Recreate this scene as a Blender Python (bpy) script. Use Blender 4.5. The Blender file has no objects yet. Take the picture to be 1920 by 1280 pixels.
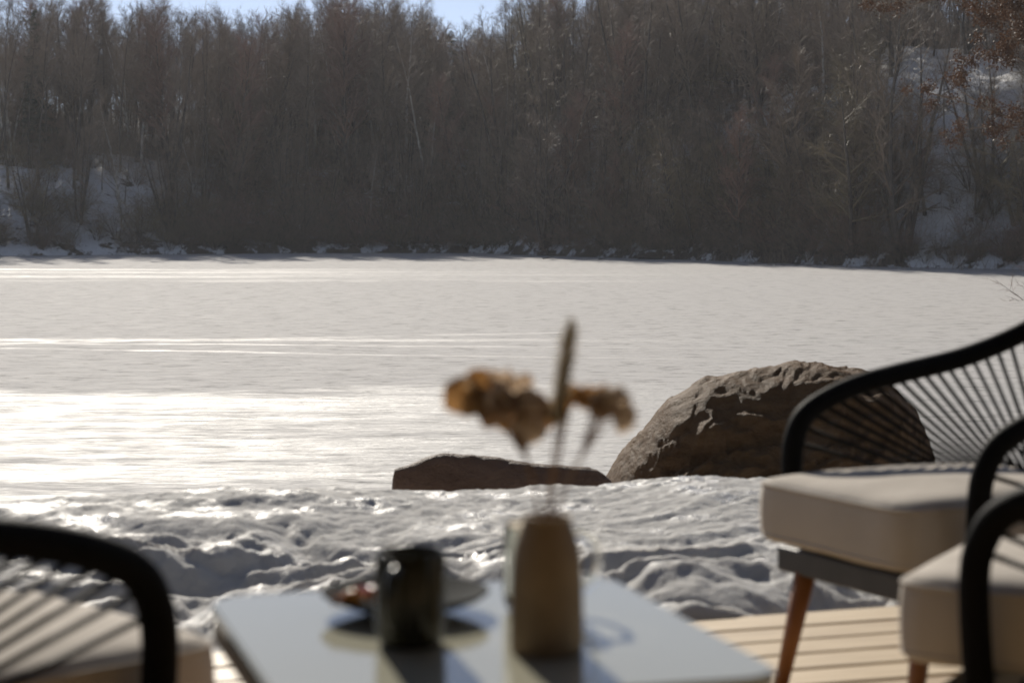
import bpy, bmesh, math, random
import numpy as np
from mathutils import Vector, noise as mnoise

S = bpy.context.scene
COL = S.collection
random.seed(7)
rng = np.random.default_rng(7)
R = math.radians

# ------------------------------------------------------------------ camera, sky, sun, exposure
EYE = 3.2            # eye above the ice
DECK = 2.33          # deck boards' upper face
FPX = 3733.3
HAZE = 0.00028
cam_d = bpy.data.cameras.new('camera'); cam = bpy.data.objects.new('camera', cam_d); COL.objects.link(cam)
cam.location = (0, 0, EYE); cam.rotation_euler = (R(90), 0, 0)
cam_d.lens = 70; cam_d.sensor_width = 36; cam_d.shift_y = -0.125
cam_d.clip_start = 0.05; cam_d.clip_end = 3000
cam_d.dof.use_dof = True; cam_d.dof.focus_distance = 19; cam_d.dof.aperture_fstop = 5.0
S.camera = cam

SUN_AZ, SUN_EL = R(-13), R(28)          # azimuth from +Y, negative = left
W = bpy.data.worlds.new('World'); S.world = W; W.use_nodes = True
wn = W.node_tree.nodes; wl = W.node_tree.links
sky = wn.new('ShaderNodeTexSky'); sky.sky_type = 'NISHITA'; sky.sun_disc = False
sky.sun_elevation = SUN_EL; sky.sun_rotation = SUN_AZ
sky.air_density = 0.45; sky.dust_density = 0.05; sky.ozone_density = 2.5
hsv = wn.new('ShaderNodeHueSaturation'); hsv.inputs['Saturation'].default_value = 0.66      # sky colour muted so shaded surfaces turn less blue
wl.new(sky.outputs[0], hsv.inputs['Color']); wl.new(hsv.outputs[0], wn['Background'].inputs[0]); wn['Background'].inputs[1].default_value = 0.08
sun_d = bpy.data.lights.new('sun', 'SUN'); sun = bpy.data.objects.new('sun', sun_d); COL.objects.link(sun)
sun_d.energy = 4.2; sun_d.angle = R(0.5); sun_d.color = (1.0, 0.93, 0.82)
sdir = Vector((math.sin(SUN_AZ)*math.cos(SUN_EL), math.cos(SUN_AZ)*math.cos(SUN_EL), math.sin(SUN_EL)))
sun.rotation_euler = sdir.to_track_quat('Z', 'Y').to_euler(); sun.location = (0, 0, 60)
S.view_settings.view_transform = 'Standard'; S.view_settings.look = 'None'
S.view_settings.gamma = 1; S.view_settings.use_curve_mapping = False
S.view_settings.exposure = 0.4
S.render.engine = 'CYCLES'
S.cycles.use_denoising = True; S.cycles.denoiser = 'OPENIMAGEDENOISE'; S.cycles.denoising_input_passes = 'RGB_ALBEDO_NORMAL'
S.cycles.max_bounces = 6; S.cycles.diffuse_bounces = 3; S.cycles.glossy_bounces = 3
S.cycles.transparent_max_bounces = 4; S.cycles.volume_bounces = 0
S.cycles.sample_clamp_indirect = 4; S.cycles.sample_clamp_direct = 12

# ------------------------------------------------------------------ helpers
def tag(o, label=None, cat=None, group=None, kind=None):
    if label: o['label'] = label
    if cat: o['category'] = cat
    if group: o['group'] = group
    if kind: o['kind'] = kind
    return o

def empty(name, loc=(0, 0, 0), rz=0.0, scale=1.0):
    o = bpy.data.objects.new(name, None); COL.objects.link(o)
    o.location = loc; o.rotation_euler = (0, 0, rz); o.scale = (scale,)*3
    o.empty_display_size = 0.1
    return o

def link(name, me, m=None, parent=None):
    o = bpy.data.objects.new(name, me); COL.objects.link(o)
    if m is not None and not me.materials: me.materials.append(m)
    if parent: o.parent = parent
    return o

def tri_mesh(name, V, F, smooth=False):
    V = np.asarray(V, np.float32).reshape(-1, 3); F = np.asarray(F, np.int32).reshape(-1, 3)
    me = bpy.data.meshes.new(name)
    me.vertices.add(len(V)); me.vertices.foreach_set('co', V.ravel())
    me.loops.add(F.size); me.loops.foreach_set('vertex_index', F.ravel())
    me.polygons.add(len(F))
    me.polygons.foreach_set('loop_start', np.arange(0, F.size, 3, dtype=np.int32))
    me.polygons.foreach_set('loop_total', np.full(len(F), 3, np.int32))
    me.polygons.foreach_set('use_smooth', np.full(len(F), smooth))
    me.update(calc_edges=True)
    return me

def grid_faces(nu, nv):
    i = np.arange(nu-1)[:, None]*nv + np.arange(nv-1)[None, :]
    a = i.ravel(); b = a+nv; c = b+1; d = a+1
    return np.concatenate([np.stack([a, b, c], 1), np.stack([a, c, d], 1)])

def bm_mesh(name, bm, smooth=False):
    me = bpy.data.meshes.new(name)
    bmesh.ops.recalc_face_normals(bm, faces=bm.faces)
    if smooth:
        for f in bm.faces: f.smooth = True
    bm.to_mesh(me); bm.free()
    return me

def tube_arrays(path, radii, sides=8, closed_caps=True, oval=1.0):
    """Tube along a polyline with parallel transported frames."""
    P = [Vector(p) for p in path]; n = len(P)
    if not hasattr(radii, '__len__'): radii = [radii]*n
    T = [(P[min(i+1, n-1)]-P[max(i-1, 0)]).normalized() for i in range(n)]
    ref = Vector((0, 0, 1)) if abs(T[0].z) < 0.9 else Vector((1, 0, 0))
    N = (ref - T[0]*ref.dot(T[0])).normalized()
    V = []; F = []
    for i in range(n):
        if i: N = (N - T[i]*N.dot(T[i])).normalized()
        B = T[i].cross(N)
        for k in range(sides):
            a = 2*math.pi*k/sides
            V.append(P[i] + (N*math.cos(a) + B*math.sin(a)*oval)*radii[i])
    for i in range(n-1):
        for k in range(sides):
            a = i*sides+k; b = i*sides+(k+1) % sides
            F.append((a, b, b+sides)); F.append((a, b+sides, a+sides))
    if closed_caps:
        c0 = len(V); V.append(P[0]); V.append(P[-1])
        for k in range(sides):
            F.append((c0, (k+1) % sides, k))
            e = (n-1)*sides; F.append((c0+1, e+k, e+(k+1) % sides))
    return np.array([tuple(v) for v in V], np.float32), np.array(F, np.int32)

class Acc:
    """Collects triangle arrays for one mesh."""
    def __init__(s): s.V = []; s.F = []; s.n = 0
    def add(s, V, F):
        V = np.asarray(V, np.float32).reshape(-1, 3); s.V.append(V); s.F.append(np.asarray(F, np.int32).reshape(-1, 3)+s.n); s.n += len(V)
    def tube(s, *a, **k): s.add(*tube_arrays(*a, **k))
    def arrays(s): return np.concatenate(s.V), np.concatenate(s.F)
    def mesh(s, name, smooth=False): return tri_mesh(name, *s.arrays(), smooth=smooth)

def lathe(profile, sides=48):
    n = len(profile); V = []; F = []
    for r, z in profile:
        for k in range(sides):
            a = 2*math.pi*k/sides; V.append((r*math.cos(a), r*math.sin(a), z))
    for i in range(n-1):
        for k in range(sides):
            a = i*sides+k; b = i*sides+(k+1) % sides
            F += [(a, b, b+sides), (a, b+sides, a+sides)]
    return np.array(V, np.float32), np.array(F, np.int32)

def smooth_path(pts, sub=6):
    """Catmull-Rom through the points."""
    P = [Vector(p) for p in pts]; out = []
    for i in range(len(P)-1):
        p0 = P[max(i-1, 0)]; p1 = P[i]; p2 = P[i+1]; p3 = P[min(i+2, len(P)-1)]
        for k in range(sub):
            t = k/sub
            out.append(0.5*((2*p1)+(p2-p0)*t+(2*p0-5*p1+4*p2-p3)*t*t+(3*p1-p0-3*p2+p3)*t**3))
    out.append(P[-1]); return out

def on_ray(px, d):
    lo, hi = 60.0, 330.0
    for _ in range(18):
        m = (lo+hi)/2
        if float(inland(np.array((px-960)/3733.3*m), np.array(m))) < d: lo = m
        else: hi = m
    return (px-960)/3733.3*lo, lo

# --- material helpers
class NT:
    def __init__(s, name):
        s.m = bpy.data.materials.new(name); s.m.use_nodes = True
        s.n = s.m.node_tree.nodes; s.l = s.m.node_tree.links
        s.b = s.n['Principled BSDF']; s.out = s.n['Material Output']
        s.tc = s.n.new('ShaderNodeTexCoord')
    def node(s, t, **k):
        n = s.n.new(t)
        for a, v in k.items(): setattr(n, a, v)
        return n
    def link(s, a, b): s.l.new(a, b); return b
    def coords(s, scale=(1, 1, 1), kind='Object', rot=(0, 0, 0)):
        mp = s.node('ShaderNodeMapping'); mp.inputs['Scale'].default_value = scale; mp.inputs['Rotation'].default_value = rot
        s.link(s.tc.outputs[kind], mp.inputs[0]); return mp.outputs[0]
    def noise(s, scale, co=None, detail=4, rough=0.55, dist=0.0):
        n = s.node('ShaderNodeTexNoise'); n.inputs['Scale'].default_value = scale; n.inputs['Detail'].default_value = detail
        n.inputs['Roughness'].default_value = rough; n.inputs['Distortion'].default_value = dist
        s.link(co if co is not None else s.tc.outputs['Object'], n.inputs['Vector']); return n.outputs[0]
    def ramp(s, fac, stops, interp='LINEAR'):
        r = s.node('ShaderNodeValToRGB'); e = r.color_ramp.elements; r.color_ramp.interpolation = interp
        while len(e) < len(stops): e.new(0.5)
        for i, (p, c) in enumerate(stops):
            e[i].position = p
            e[i].color = (c, c, c, 1) if not hasattr(c, '__len__') else (*c, 1)
        s.link(fac, r.inputs[0]); return r.outputs[0]
    def math(s, op, a, b=None, clamp=False):
        n = s.node('ShaderNodeMath', operation=op); n.use_clamp = clamp
        for i, v in enumerate((a, b)):
            if v is None: continue
            if hasattr(v, 'is_linked') or hasattr(v, 'links'): s.link(v, n.inputs[i])
            else: n.inputs[i].default_value = v
        return n.outputs[0]
    def mix(s, fac, a, b):
        n = s.node('ShaderNodeMix', data_type='RGBA')
        for sock, v in ((n.inputs[0], fac), (n.inputs[6], a), (n.inputs[7], b)):
            if hasattr(v, 'links'): s.link(v, sock)
            elif sock.type == 'RGBA': sock.default_value = (*v, 1)
            else: sock.default_value = v
        return n.outputs[2]
    def bump(s, h, strength=0.5, dist=0.01, normal=None):
        n = s.node('ShaderNodeBump'); n.inputs['Strength'].default_value = strength; n.inputs['Distance'].default_value = dist
        s.link(h, n.inputs['Height'])
        if normal is not None: s.link(normal, n.inputs['Normal'])
        return n.outputs[0]
    def set(s, **k):
        for a, v in k.items():
            sock = s.b.inputs[a.replace('_', ' ')]
            if hasattr(v, 'links'): s.link(v, sock)
            elif sock.type == 'RGBA': sock.default_value = (*v, 1)
            else: sock.default_value = v
        return s

def simple(name, col, rough=0.6, var=0.25, scale=8, spec=0.5, bump=0.0, bscale=60, bdist=0.002, **k):
    t = NT(name); n = t.noise(scale)
    lo = tuple(c*(1-var) for c in col); hi = tuple(min(1, c*(1+var)) for c in col)
    t.set(Base_Color=t.ramp(n, [(0.3, lo), (0.7, hi)]), Roughness=rough)
    t.b.inputs['Specular IOR Level'].default_value = spec
    if bump: t.set(Normal=t.bump(t.noise(bscale), bump, bdist))
    t.set(**k)
    return t.m

M = {}
M['bark'] = simple('bark', (0.085, 0.070, 0.058), 0.85, 0.35, 2.5, 0.3)
M['pale_bark'] = simple('pale_bark', (0.40, 0.37, 0.33), 0.6, 0.55, 2.0, 0.4)
M['twig'] = simple('twig', (0.21, 0.157, 0.112), 0.6, 0.45, 0.35, 0.4)
M['red_twig'] = simple('red_twig', (0.235, 0.145, 0.108), 0.6, 0.45, 0.35, 0.3)
M['olive_twig'] = simple('olive_twig', (0.215, 0.168, 0.10), 0.6, 0.45, 0.35, 0.3)
M['needle'] = simple('needle', (0.035, 0.05, 0.03), 0.6, 0.4, 1.5, 0.3)
M['cord'] = simple('cord', (0.007, 0.0065, 0.006), 0.65, 0.2, 40, 0.1, 0.4, 400, 0.001)
M['frame'] = simple('frame', (0.007, 0.0065, 0.006), 0.65, 0.2, 30, 0.05, 0.6, 260, 0.002)
M['seat_bar'] = simple('seat_bar', (0.055, 0.052, 0.05), 0.5, 0.15, 20, 0.4)
M['leg_wood'] = simple('leg_wood', (0.27, 0.105, 0.03), 0.45, 0.25, 14, 0.4)
M['clay'] = simple('clay', (0.27, 0.195, 0.115), 0.7, 0.18, 30, 0.35, 0.3, 180, 0.001)
M['glaze'] = simple('glaze', (0.026, 0.025, 0.012), 0.18, 0.35, 22, 0.4)
M['saucer'] = simple('saucer', (0.022, 0.024, 0.025), 0.78, 0.2, 22, 0.02)
M['candy_orange'] = simple('candy_orange', (0.75, 0.30, 0.03), 0.2, 0.15, 60, 0.6)
M['candy_pink'] = simple('candy_pink', (0.6, 0.24, 0.24), 0.2, 0.15, 60, 0.6)

def cloth_mat():
    t = NT('cushion_cloth')
    w = t.noise(420, detail=2); big = t.noise(6, detail=3)
    t.set(Base_Color=t.ramp(big, [(0.3, (0.43, 0.385, 0.33)), (0.7, (0.50, 0.45, 0.39))]), Roughness=0.9,
          Normal=t.bump(big, 0.3, 0.02, t.bump(w, 0.25, 0.001)))
    t.b.inputs['Specular IOR Level'].default_value = 0.15
    return t.m
M['cloth'] = cloth_mat()

def deck_mat():
    t = NT('deck_wood')
    g = t.noise(3.0, t.coords((1.5, 22, 22)), 5, 0.6, 0.6)
    oi = t.node('ShaderNodeObjectInfo').outputs['Random']
    c = t.ramp(g, [(0.3, (0.40, 0.28, 0.15)), (0.55, (0.56, 0.43, 0.26)), (0.8, (0.64, 0.51, 0.33))])
    d = t.mix(oi, (0.66, 0.60, 0.52), (1.0, 1.0, 1.0))
    n = t.node('ShaderNodeMix', data_type='RGBA', blend_type='MULTIPLY'); n.inputs[0].default_value = 1
    t.link(c, n.inputs[6]); t.link(d, n.inputs[7])
    t.set(Base_Color=n.outputs[2], Roughness=0.6, Normal=t.bump(g, 0.25, 0.003))
    return t.m
M['deck'] = deck_mat()

def petal_mat(name, c1, c2, trans=0.45):
    t = NT(name)
    co = t.ramp(t.noise(45, detail=5), [(0.3, c1), (0.7, c2)])
    t.set(Base_Color=co, Roughness=0.7, Normal=t.bump(t.noise(160), 0.5, 0.002))
    tr = t.node('ShaderNodeBsdfTranslucent'); t.link(co, tr.inputs[0])
    mx = t.node('ShaderNodeMixShader'); mx.inputs[0].default_value = trans
    t.link(t.b.outputs[0], mx.inputs[1]); t.link(tr.outputs[0], mx.inputs[2]); t.link(mx.outputs[0], t.out.inputs[0])
    return t.m
M['petal_amber'] = petal_mat('petal_amber', (0.50, 0.34, 0.18), (0.68, 0.51, 0.32), 0.55)
M['petal_brown'] = petal_mat('petal_brown', (0.27, 0.18, 0.125), (0.48, 0.35, 0.25), 0.45)
M['petal_pale'] = petal_mat('petal_pale', (0.68, 0.57, 0.46), (0.82, 0.73, 0.62), 0.55)
M['rust_leaf'] = petal_mat('rust_leaf', (0.060, 0.030, 0.015), (0.14, 0.068, 0.032), 0.22)
M['fluff'] = petal_mat('fluff', (0.62, 0.57, 0.47), (0.74, 0.68, 0.57), 0.6)
M['stem'] = simple('stem', (0.24, 0.14, 0.07), 0.7, 0.3, 60)

def snow_mat(name='snow', fine=True):
    t = NT(name)
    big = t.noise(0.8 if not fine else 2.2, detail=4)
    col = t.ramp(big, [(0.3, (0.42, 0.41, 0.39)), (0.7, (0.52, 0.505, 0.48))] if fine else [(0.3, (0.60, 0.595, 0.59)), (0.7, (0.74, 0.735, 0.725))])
    if fine:
        g1 = t.noise(38, detail=5, rough=0.65); g2 = t.noise(240, detail=2)
        wet = t.noise(5.0, detail=5, rough=0.6)
        t.set(Roughness=t.ramp(wet, [(0.48, 0.85), (0.60, 0.36), (0.68, 0.16)]))
        t.set(Specular_IOR_Level=t.ramp(wet, [(0.58, 0.04), (0.70, 0.20)]))
        t.set(Normal=t.bump(g2, 0.35, 0.003, t.bump(g1, 0.6, 0.012)))
        t.set(Subsurface_Weight=0.35, Subsurface_Scale=0.03)
        t.b.inputs['Subsurface Radius'].default_value = (1.0, 0.9, 0.8)
    else:
        sp = t.node('ShaderNodeSeparateXYZ'); t.link(t.tc.outputs['Object'], sp.inputs[0])
        n1 = t.noise(0.55, detail=5, rough=0.7)                         # leaf litter and bare earth where the snow has gone
        low = t.ramp(t.math('DIVIDE', sp.outputs[2], 6.0, True), [(0.0, 0.10), (0.30, 0.02), (1.0, 0.0)])
        keep = t.ramp(t.math('DIVIDE', t.math('ADD', sp.outputs[0], 60.0), 120.0, True), [(0.24, 0.09), (0.30, 0.0), (0.66, 0.0), (0.72, 0.12)])
        m = t.math('SUBTRACT', t.math('ADD', n1, low), keep)
        col = t.mix(t.ramp(m, [(0.50, 0.0), (0.56, 1.0)]), col, (0.075, 0.056, 0.040))
        t.set(Roughness=0.75, Normal=t.bump(t.noise(3.5, detail=5), 0.6, 0.15))
    t.set(Base_Color=col)
    return t.m
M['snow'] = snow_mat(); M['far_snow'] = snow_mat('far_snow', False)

def ice_mat():
    t = NT('lake_ice')
    sep = t.node('ShaderNodeSeparateXYZ'); t.link(t.tc.outputs['Object'], sep.inputs[0])
    X, Y = sep.outputs[0], sep.outputs[1]
    wob = t.noise(0.06, t.coords((0.8, 1.6, 1)), 5, 0.66)              # broad wandering of the bands
    yy = t.math('ADD', Y, t.math('MULTIPLY', t.math('SUBTRACT', wob, 0.5), 24.0))
    yn = t.math('DIVIDE', yy, 160.0)
    k = 1/160.0
    # how bare and glazed the surface is: 0 = windblown crust, 1 = glazed ice
    band = t.ramp(yn, [(20*k, 0.50), (33*k, 0.54), (36.5*k, 0.50), (41*k, 0.12), (43*k, 0.12), (45*k, 0.36), (48*k, 0.30), (52*k, 0.06),
                       (80*k, 0.04), (88*k, 0.10), (94*k, 0.40), (106*k, 0.46), (114*k, 0.40), (124*k, 0.0)])
    st = t.noise(1.0, t.coords((0.035, 0.55, 1), rot=(0, 0, R(4))), 5, 0.62)        # long streaks across the view
    st2 = t.noise(1.0, t.coords((0.22, 1.5, 1)), 4, 0.6)
    st3 = t.noise(1.0, t.coords((0.012, 0.24, 1), rot=(0, 0, R(2))), 3, 0.6)
    st4 = t.noise(1.0, t.coords((1.5, 4.6, 1)), 5, 0.72)
    nearw = t.ramp(yn, [(34/160, 1.0), (60/160, 0.0)])
    s = t.math('ADD', t.math('MULTIPLY', st, 0.34), t.math('MULTIPLY', st2, 0.20))
    s = t.math('ADD', s, t.math('MULTIPLY', t.mix(nearw, st3, st4), 0.46))
    # ski and skate tracks: narrow lines at a slant
    def track(a, b, w):
        d = t.math('ABSOLUTE', t.math('SUBTRACT', t.math('ADD', Y, t.math('MULTIPLY', X, a)), t.math('ADD', t.math('MULTIPLY', wob, 3.0), b)))
        return t.ramp(t.math('DIVIDE', d, w*2), [(0.3, 1.0), (0.5, 0.0)])
    tr = track(0.02, 48.6, 0.9)
    tr = t.math('MAXIMUM', tr, track(-0.33, 51.5, 0.5))
    tr = t.math('MAXIMUM', tr, track(0.10, 46.2, 0.25))
    tr = t.math('MAXIMUM', tr, track(0.22, 43.2, 0.25))
    brk = t.ramp(t.math('ADD', t.math('MULTIPLY', st2, 0.5), t.math('MULTIPLY', st4, 0.5)), [(0.42, 0.05), (0.56, 1.0)])
    tr = t.math('MULTIPLY', tr, brk)
    gl = t.ramp(t.math('ADD', t.math('MULTIPLY', s, 1.15), t.math('SUBTRACT', band, 0.60)), [(0.38, 0.0), (0.60, 1.0)])
    gl = t.math('MAXIMUM', gl, t.math('MULTIPLY', tr, 0.65))
    fine = t.noise(7.0, t.coords((0.8, 1, 1)), 5, 0.68)
    mid = t.noise(1.7, t.coords((0.6, 1, 1)), 3, 0.55)
    crust = t.ramp(t.noise(3.4, t.coords((0.40, 1, 1)), 5, 0.72), [(0.30, 0.15), (0.47, 1.0)])
    base = t.mix(gl, (0.50, 0.485, 0.47), (0.40, 0.39, 0.375))
    n = t.node('ShaderNodeMix', data_type='RGBA', blend_type='MULTIPLY'); n.inputs[0].default_value = 1
    t.link(base, n.inputs[6]); t.link(crust, n.inputs[7])
    t.set(Base_Color=n.outputs[2])
    t.set(Roughness=t.math('ADD', t.ramp(gl, [(0.0, 0.85), (0.5, 0.64), (1.0, 0.50)]), t.math('MULTIPLY', t.math('SUBTRACT', mid, 0.5), 0.3), clamp=True))
    t.set(Specular_IOR_Level=t.ramp(gl, [(0.0, 0.07), (1.0, 0.092)]))
    h = t.math('ADD', t.math('MULTIPLY', fine, 0.5), t.math('MULTIPLY', mid, 0.8))
    t.set(Normal=t.bump(h, 0.9, 0.06))
    return t.m
M['ice'] = ice_mat()

def rock_mat(name, c1, c2, c3, spec=0.5, rlo=0.28):
    t = NT(name)
    n1 = t.noise(2.2, t.coords((1, 1, 2.6), rot=(0, R(20), 0)), 6, 0.65, 0.5); n2 = t.noise(16, t.coords((1, 1, 2.0), rot=(0, R(22), 0)), 6, 0.7)
    n3 = t.noise(70, detail=3)
    t.set(Base_Color=t.mix(t.ramp(n2, [(0.35, 0.0), (0.7, 0.55)]), t.ramp(n1, [(0.28, c1), (0.5, c2), (0.75, c3)]), c3),
          Roughness=t.ramp(n2, [(0.3, 0.62), (0.7, rlo)]))
    h = t.math('ADD', t.math('MULTIPLY', n2, 0.8), t.math('MULTIPLY', n3, 0.25))
    t.set(Normal=t.bump(h, 0.9, 0.03)); t.b.inputs['Specular IOR Level'].default_value = spec
    return t.m
M['boulder'] = rock_mat('boulder', (0.060, 0.032, 0.014), (0.112, 0.064, 0.031), (0.17, 0.108, 0.058), 0.03, 0.55)
M['slab'] = rock_mat('slab', (0.085, 0.048, 0.031), (0.125, 0.074, 0.048), (0.17, 0.11, 0.08), 0.12, 0.6)

def table_mat():
    t = NT('table_glass')
    t.set(Base_Color=(0.41, 0.40, 0.315), Roughness=0.08, IOR=1.62)
    t.b.inputs['Specular IOR Level'].default_value = 0.5
    t.set(Normal=t.bump(t.noise(3, detail=2), 0.02, 0.01))
    return t.m
M['table_glass'] = table_mat()
M['rim'] = simple('rim', (0.42, 0.37, 0.30), 0.4, 0.15, 20, 0.5)

# ------------------------------------------------------------------ setting: ice, hills, near shore
def sstep(a, b, x): 
    u = np.clip((x-a)/(b-a), 0, 1); return u*u*(3-2*u)

shore_px = [(-2600, 505), (-900, 486), (0, 480), (300, 477), (600, 474.5), (900, 474.5), (1000, 479), (1280, 487), (1500, 494), (1600, 499), (1750, 502), (1920, 505), (2200, 507), (4000, 520)]
sx = []; sy = []
for px, py in shore_px:
    Y = EYE*FPX/(py-400); sx.append((px-960)/FPX*Y); sy.append(Y)
sx = np.array(sx); sy = np.array(sy)

def nz(x, y, sc, oc=4, z=0.0):
    return mnoise.fractal((x*sc, y*sc, z), 1.0, 2.0, oc)

def inland(x, y):
    """Metres inland of the far shore (negative on the lake)."""
    a = y - np.interp(x, sx, sy)
    b = (x - (15 + (y-30)*0.19))*0.95
    b = np.where(y < 26, -5.0, b)
    return np.maximum(a, b)

def hill_z(x, y, noise=True):
    d = inland(x, y)
    hb = np.interp(x, [-60, -20, 0, 12, 24, 60], [6.5, 7.2, 9.0, 10.5, 13.0, 13.5])
    near = np.clip((y-40)/60, 0.25, 1.0)
    L = 20 + 0.5*(hb-6.5)
    z = hb*near*np.clip(sstep(-4, L, d)*1.02-0.05, -0.03, 1) + 0.17*np.clip(d-L, 0, 40) + 0.25*sstep(0, 0.8, d)
    z = np.where(d < 0, -0.25 + 0.2*np.maximum(-1, d/3+0), z)
    return z

ys = np.concatenate([np.linspace(26, 110, 85), np.linspace(111, 200, 150), np.linspace(202, 330, 45)])
xs = np.concatenate([np.linspace(-140, -50, 30), np.linspace(-49, 49, 140), np.linspace(51, 140, 30)])
GX, GY = np.meshgrid(xs, ys, indexing='ij')
GZ = hill_z(GX, GY)
D = inland(GX, GY)
NZ = np.array([nz(x, y, 0.13, 5) for x, y in zip(GX.ravel(), GY.ravel())]).reshape(GX.shape)
NZ2 = np.array([nz(x, y, 0.7, 3, 5) for x, y in zip(GX.ravel(), GY.ravel())]).reshape(GX.shape)
GZ += np.where(D > 0, (0.9*NZ*sstep(0, 8, D) + 0.22*NZ2), 0)
hv = np.stack([GX, GY, GZ], -1).reshape(-1, 3)
tag(link('hillside', tri_mesh('hillside', hv, grid_faces(len(xs), len(ys)), True), M['far_snow']), 'steep snow covered hillside rising from the far shore', kind='structure')

def ground_at(x, y):
    d = float(inland(np.array(x), np.array(y)))
    z = float(hill_z(np.array(x), np.array(y)))
    if d > 0: z += 0.9*nz(x, y, 0.13, 5)*float(sstep(0, 8, np.array(d))) + 0.22*nz(x, y, 0.7, 3, 5)
    return z

iv = np.array([(-260, -40, 0), (260, -40, 0), (260, 340, 0), (-260, 340, 0)], float)
tag(link('frozen_lake', tri_mesh('frozen_lake', iv, [(0, 1, 2), (0, 2, 3)]), M['ice']), 'frozen lake with glazed streaks and windblown crust', kind='structure')

# deck edge: a straight line; boards run along it
E0 = Vector((0.376, 4.257)); EU = Vector((0.951, 0.310)).normalized(); EV = Vector((EU.y, -EU.x))   # EV points towards the camera
def edge_dist(x, y): return -((x-E0.x)*EV.x + (y-E0.y)*EV.y)     # >0 beyond the deck

def bank_z(x, y, e):
    """Snow of the near bank."""
    lip = 6.75 + 0.25*math.sin(x*1.3+0.6)
    lipz = EYE - (508 + 9*sstep(-0.2, 0.5, x) + 7*math.sin(x*3.1+1.0) - 8*math.exp(-((x-0.62)/0.22)**2) + 13*math.exp(-((x+0.05)/0.5)**2))/FPX*6.75
    base = DECK - 0.04
    u = min(max(e/2.4, 0), 1)
    z = base + (lipz-base)*u - 0.05*math.sin(math.pi*u)
    if y > lip: 
        q = y-lip
        z = lipz - 0.55*q + 0.012*q*q - 0.05*min(1, q)
    rough = 1 - 0.85*min(max((y-5.0)/1.3, 0), 1)
    wx = x + 0.35*mnoise.noise((x*1.7, y*1.7, 3.0)); wy = y + 0.35*mnoise.noise((x*1.7+9, y*1.7, 6.0))
    r1 = mnoise.fractal((wx*1.15, wy*2.0, 0.3), 1.0, 2.0, 3)
    def clod(k, w, sd):
        ph = wy*k + w*mnoise.fractal((wx*k*0.55+sd, wy*k*0.45, sd), 1.0, 2.0, 3); fr = ph-math.floor(ph)
        amp = min(1, max(0, 0.62+1.1*mnoise.noise((wx*k*0.8, wy*k*0.7+sd, 2*sd))))
        a_ = min(fr/0.30, 1); a_ = a_*a_*(3-2*a_); b_ = max(0, (fr-0.30)/0.70); b_ = b_*b_*(3-2*b_)
        return amp*a_*(1-b_)
    b3 = mnoise.fractal((wx*9.0, wy*12.0, 4.2), 0.9, 2.1, 4)
    heap = math.exp(-(((x-0.42)/0.34)**2 + ((y-4.70)/0.30)**2)); rough *= 1-0.75*heap
    z += rough*(0.14*r1 + 0.12*clod(1.45, 1.6, 3.7) + 0.045*clod(3.3, 1.9, 8.3) - 0.07) + (0.12+0.88*rough)*0.025*b3
    z += 0.006*mnoise.fractal((x*26, y*26, 2.0), 1.0, 2.0, 3)
    # shovelled heap at the deck's edge
    z += 0.15*heap + 0.03*heap*mnoise.fractal((x*5, y*6, 1.0), 1.0, 2.0, 3)
    return z

yy_ = np.concatenate([np.linspace(0.0, 0.06, 4), np.linspace(0.08, 3.0, 210), np.linspace(3.05, 14, 60)])     # metres beyond the edge
uu_ = np.concatenate([np.linspace(-16, -2.4, 50), np.linspace(-2.36, 2.9, 300), np.linspace(3.0, 16, 50)])
V = []
for u in uu_:
    for e in yy_:
        p = E0 + EU*u - EV*e
        z = bank_z(p.x, p.y, e)
        if e < 0.09: z = min(z, DECK-0.03 + e*1.2) if e > 0 else DECK-0.5
        V.append((p.x, p.y, max(z, -0.4)))
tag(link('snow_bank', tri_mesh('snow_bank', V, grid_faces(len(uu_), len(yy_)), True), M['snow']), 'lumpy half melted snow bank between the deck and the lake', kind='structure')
gv = [(-16, -8, DECK-0.45), (18, -8, DECK-0.45), (18, 9.6, DECK-0.45), (-16, -0.8, DECK-0.45)]
tag(link('ground', tri_mesh('ground', gv, [(0, 1, 2), (0, 2, 3)]), M['far_snow']), 'ground under the wooden deck', kind='structure')

# deck boards
deck = empty('deck', (E0.x, E0.y, DECK), math.atan2(EU.y, EU.x))
tag(deck, 'sunlit deck of pale wooden boards', kind='structure')
def box_bm(x0, x1, y0, y1, z0, z1, bev=0.0, seg=1):
    bm = bmesh.new(); bmesh.ops.create_cube(bm, size=1)
    for v in bm.verts:
        v.co = ((x0+x1)/2+v.co.x*(x1-x0), (y0+y1)/2+v.co.y*(y1-y0), (z0+z1)/2+v.co.z*(z1-z0))
    if bev: bmesh.ops.bevel(bm, geom=bm.edges[:], offset=bev, segments=seg, affect='EDGES', profile=0.5)
    return bm
board_me = bm_mesh('board', box_bm(-6, 6, -0.112, 0, -0.028, 0, 0.006, 2))
for i in range(48):
    b = link('board', board_me, M['deck'], deck)
    b.location = (random.uniform(-0.6, 0.6), -0.122*i, random.uniform(-0.0015, 0.0015))
link('fascia_board', bm_mesh('fascia_board', box_bm(-6, 6, 0.003, 0.027, -0.16, -0.004, 0.003)), M['deck'], deck)

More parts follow.
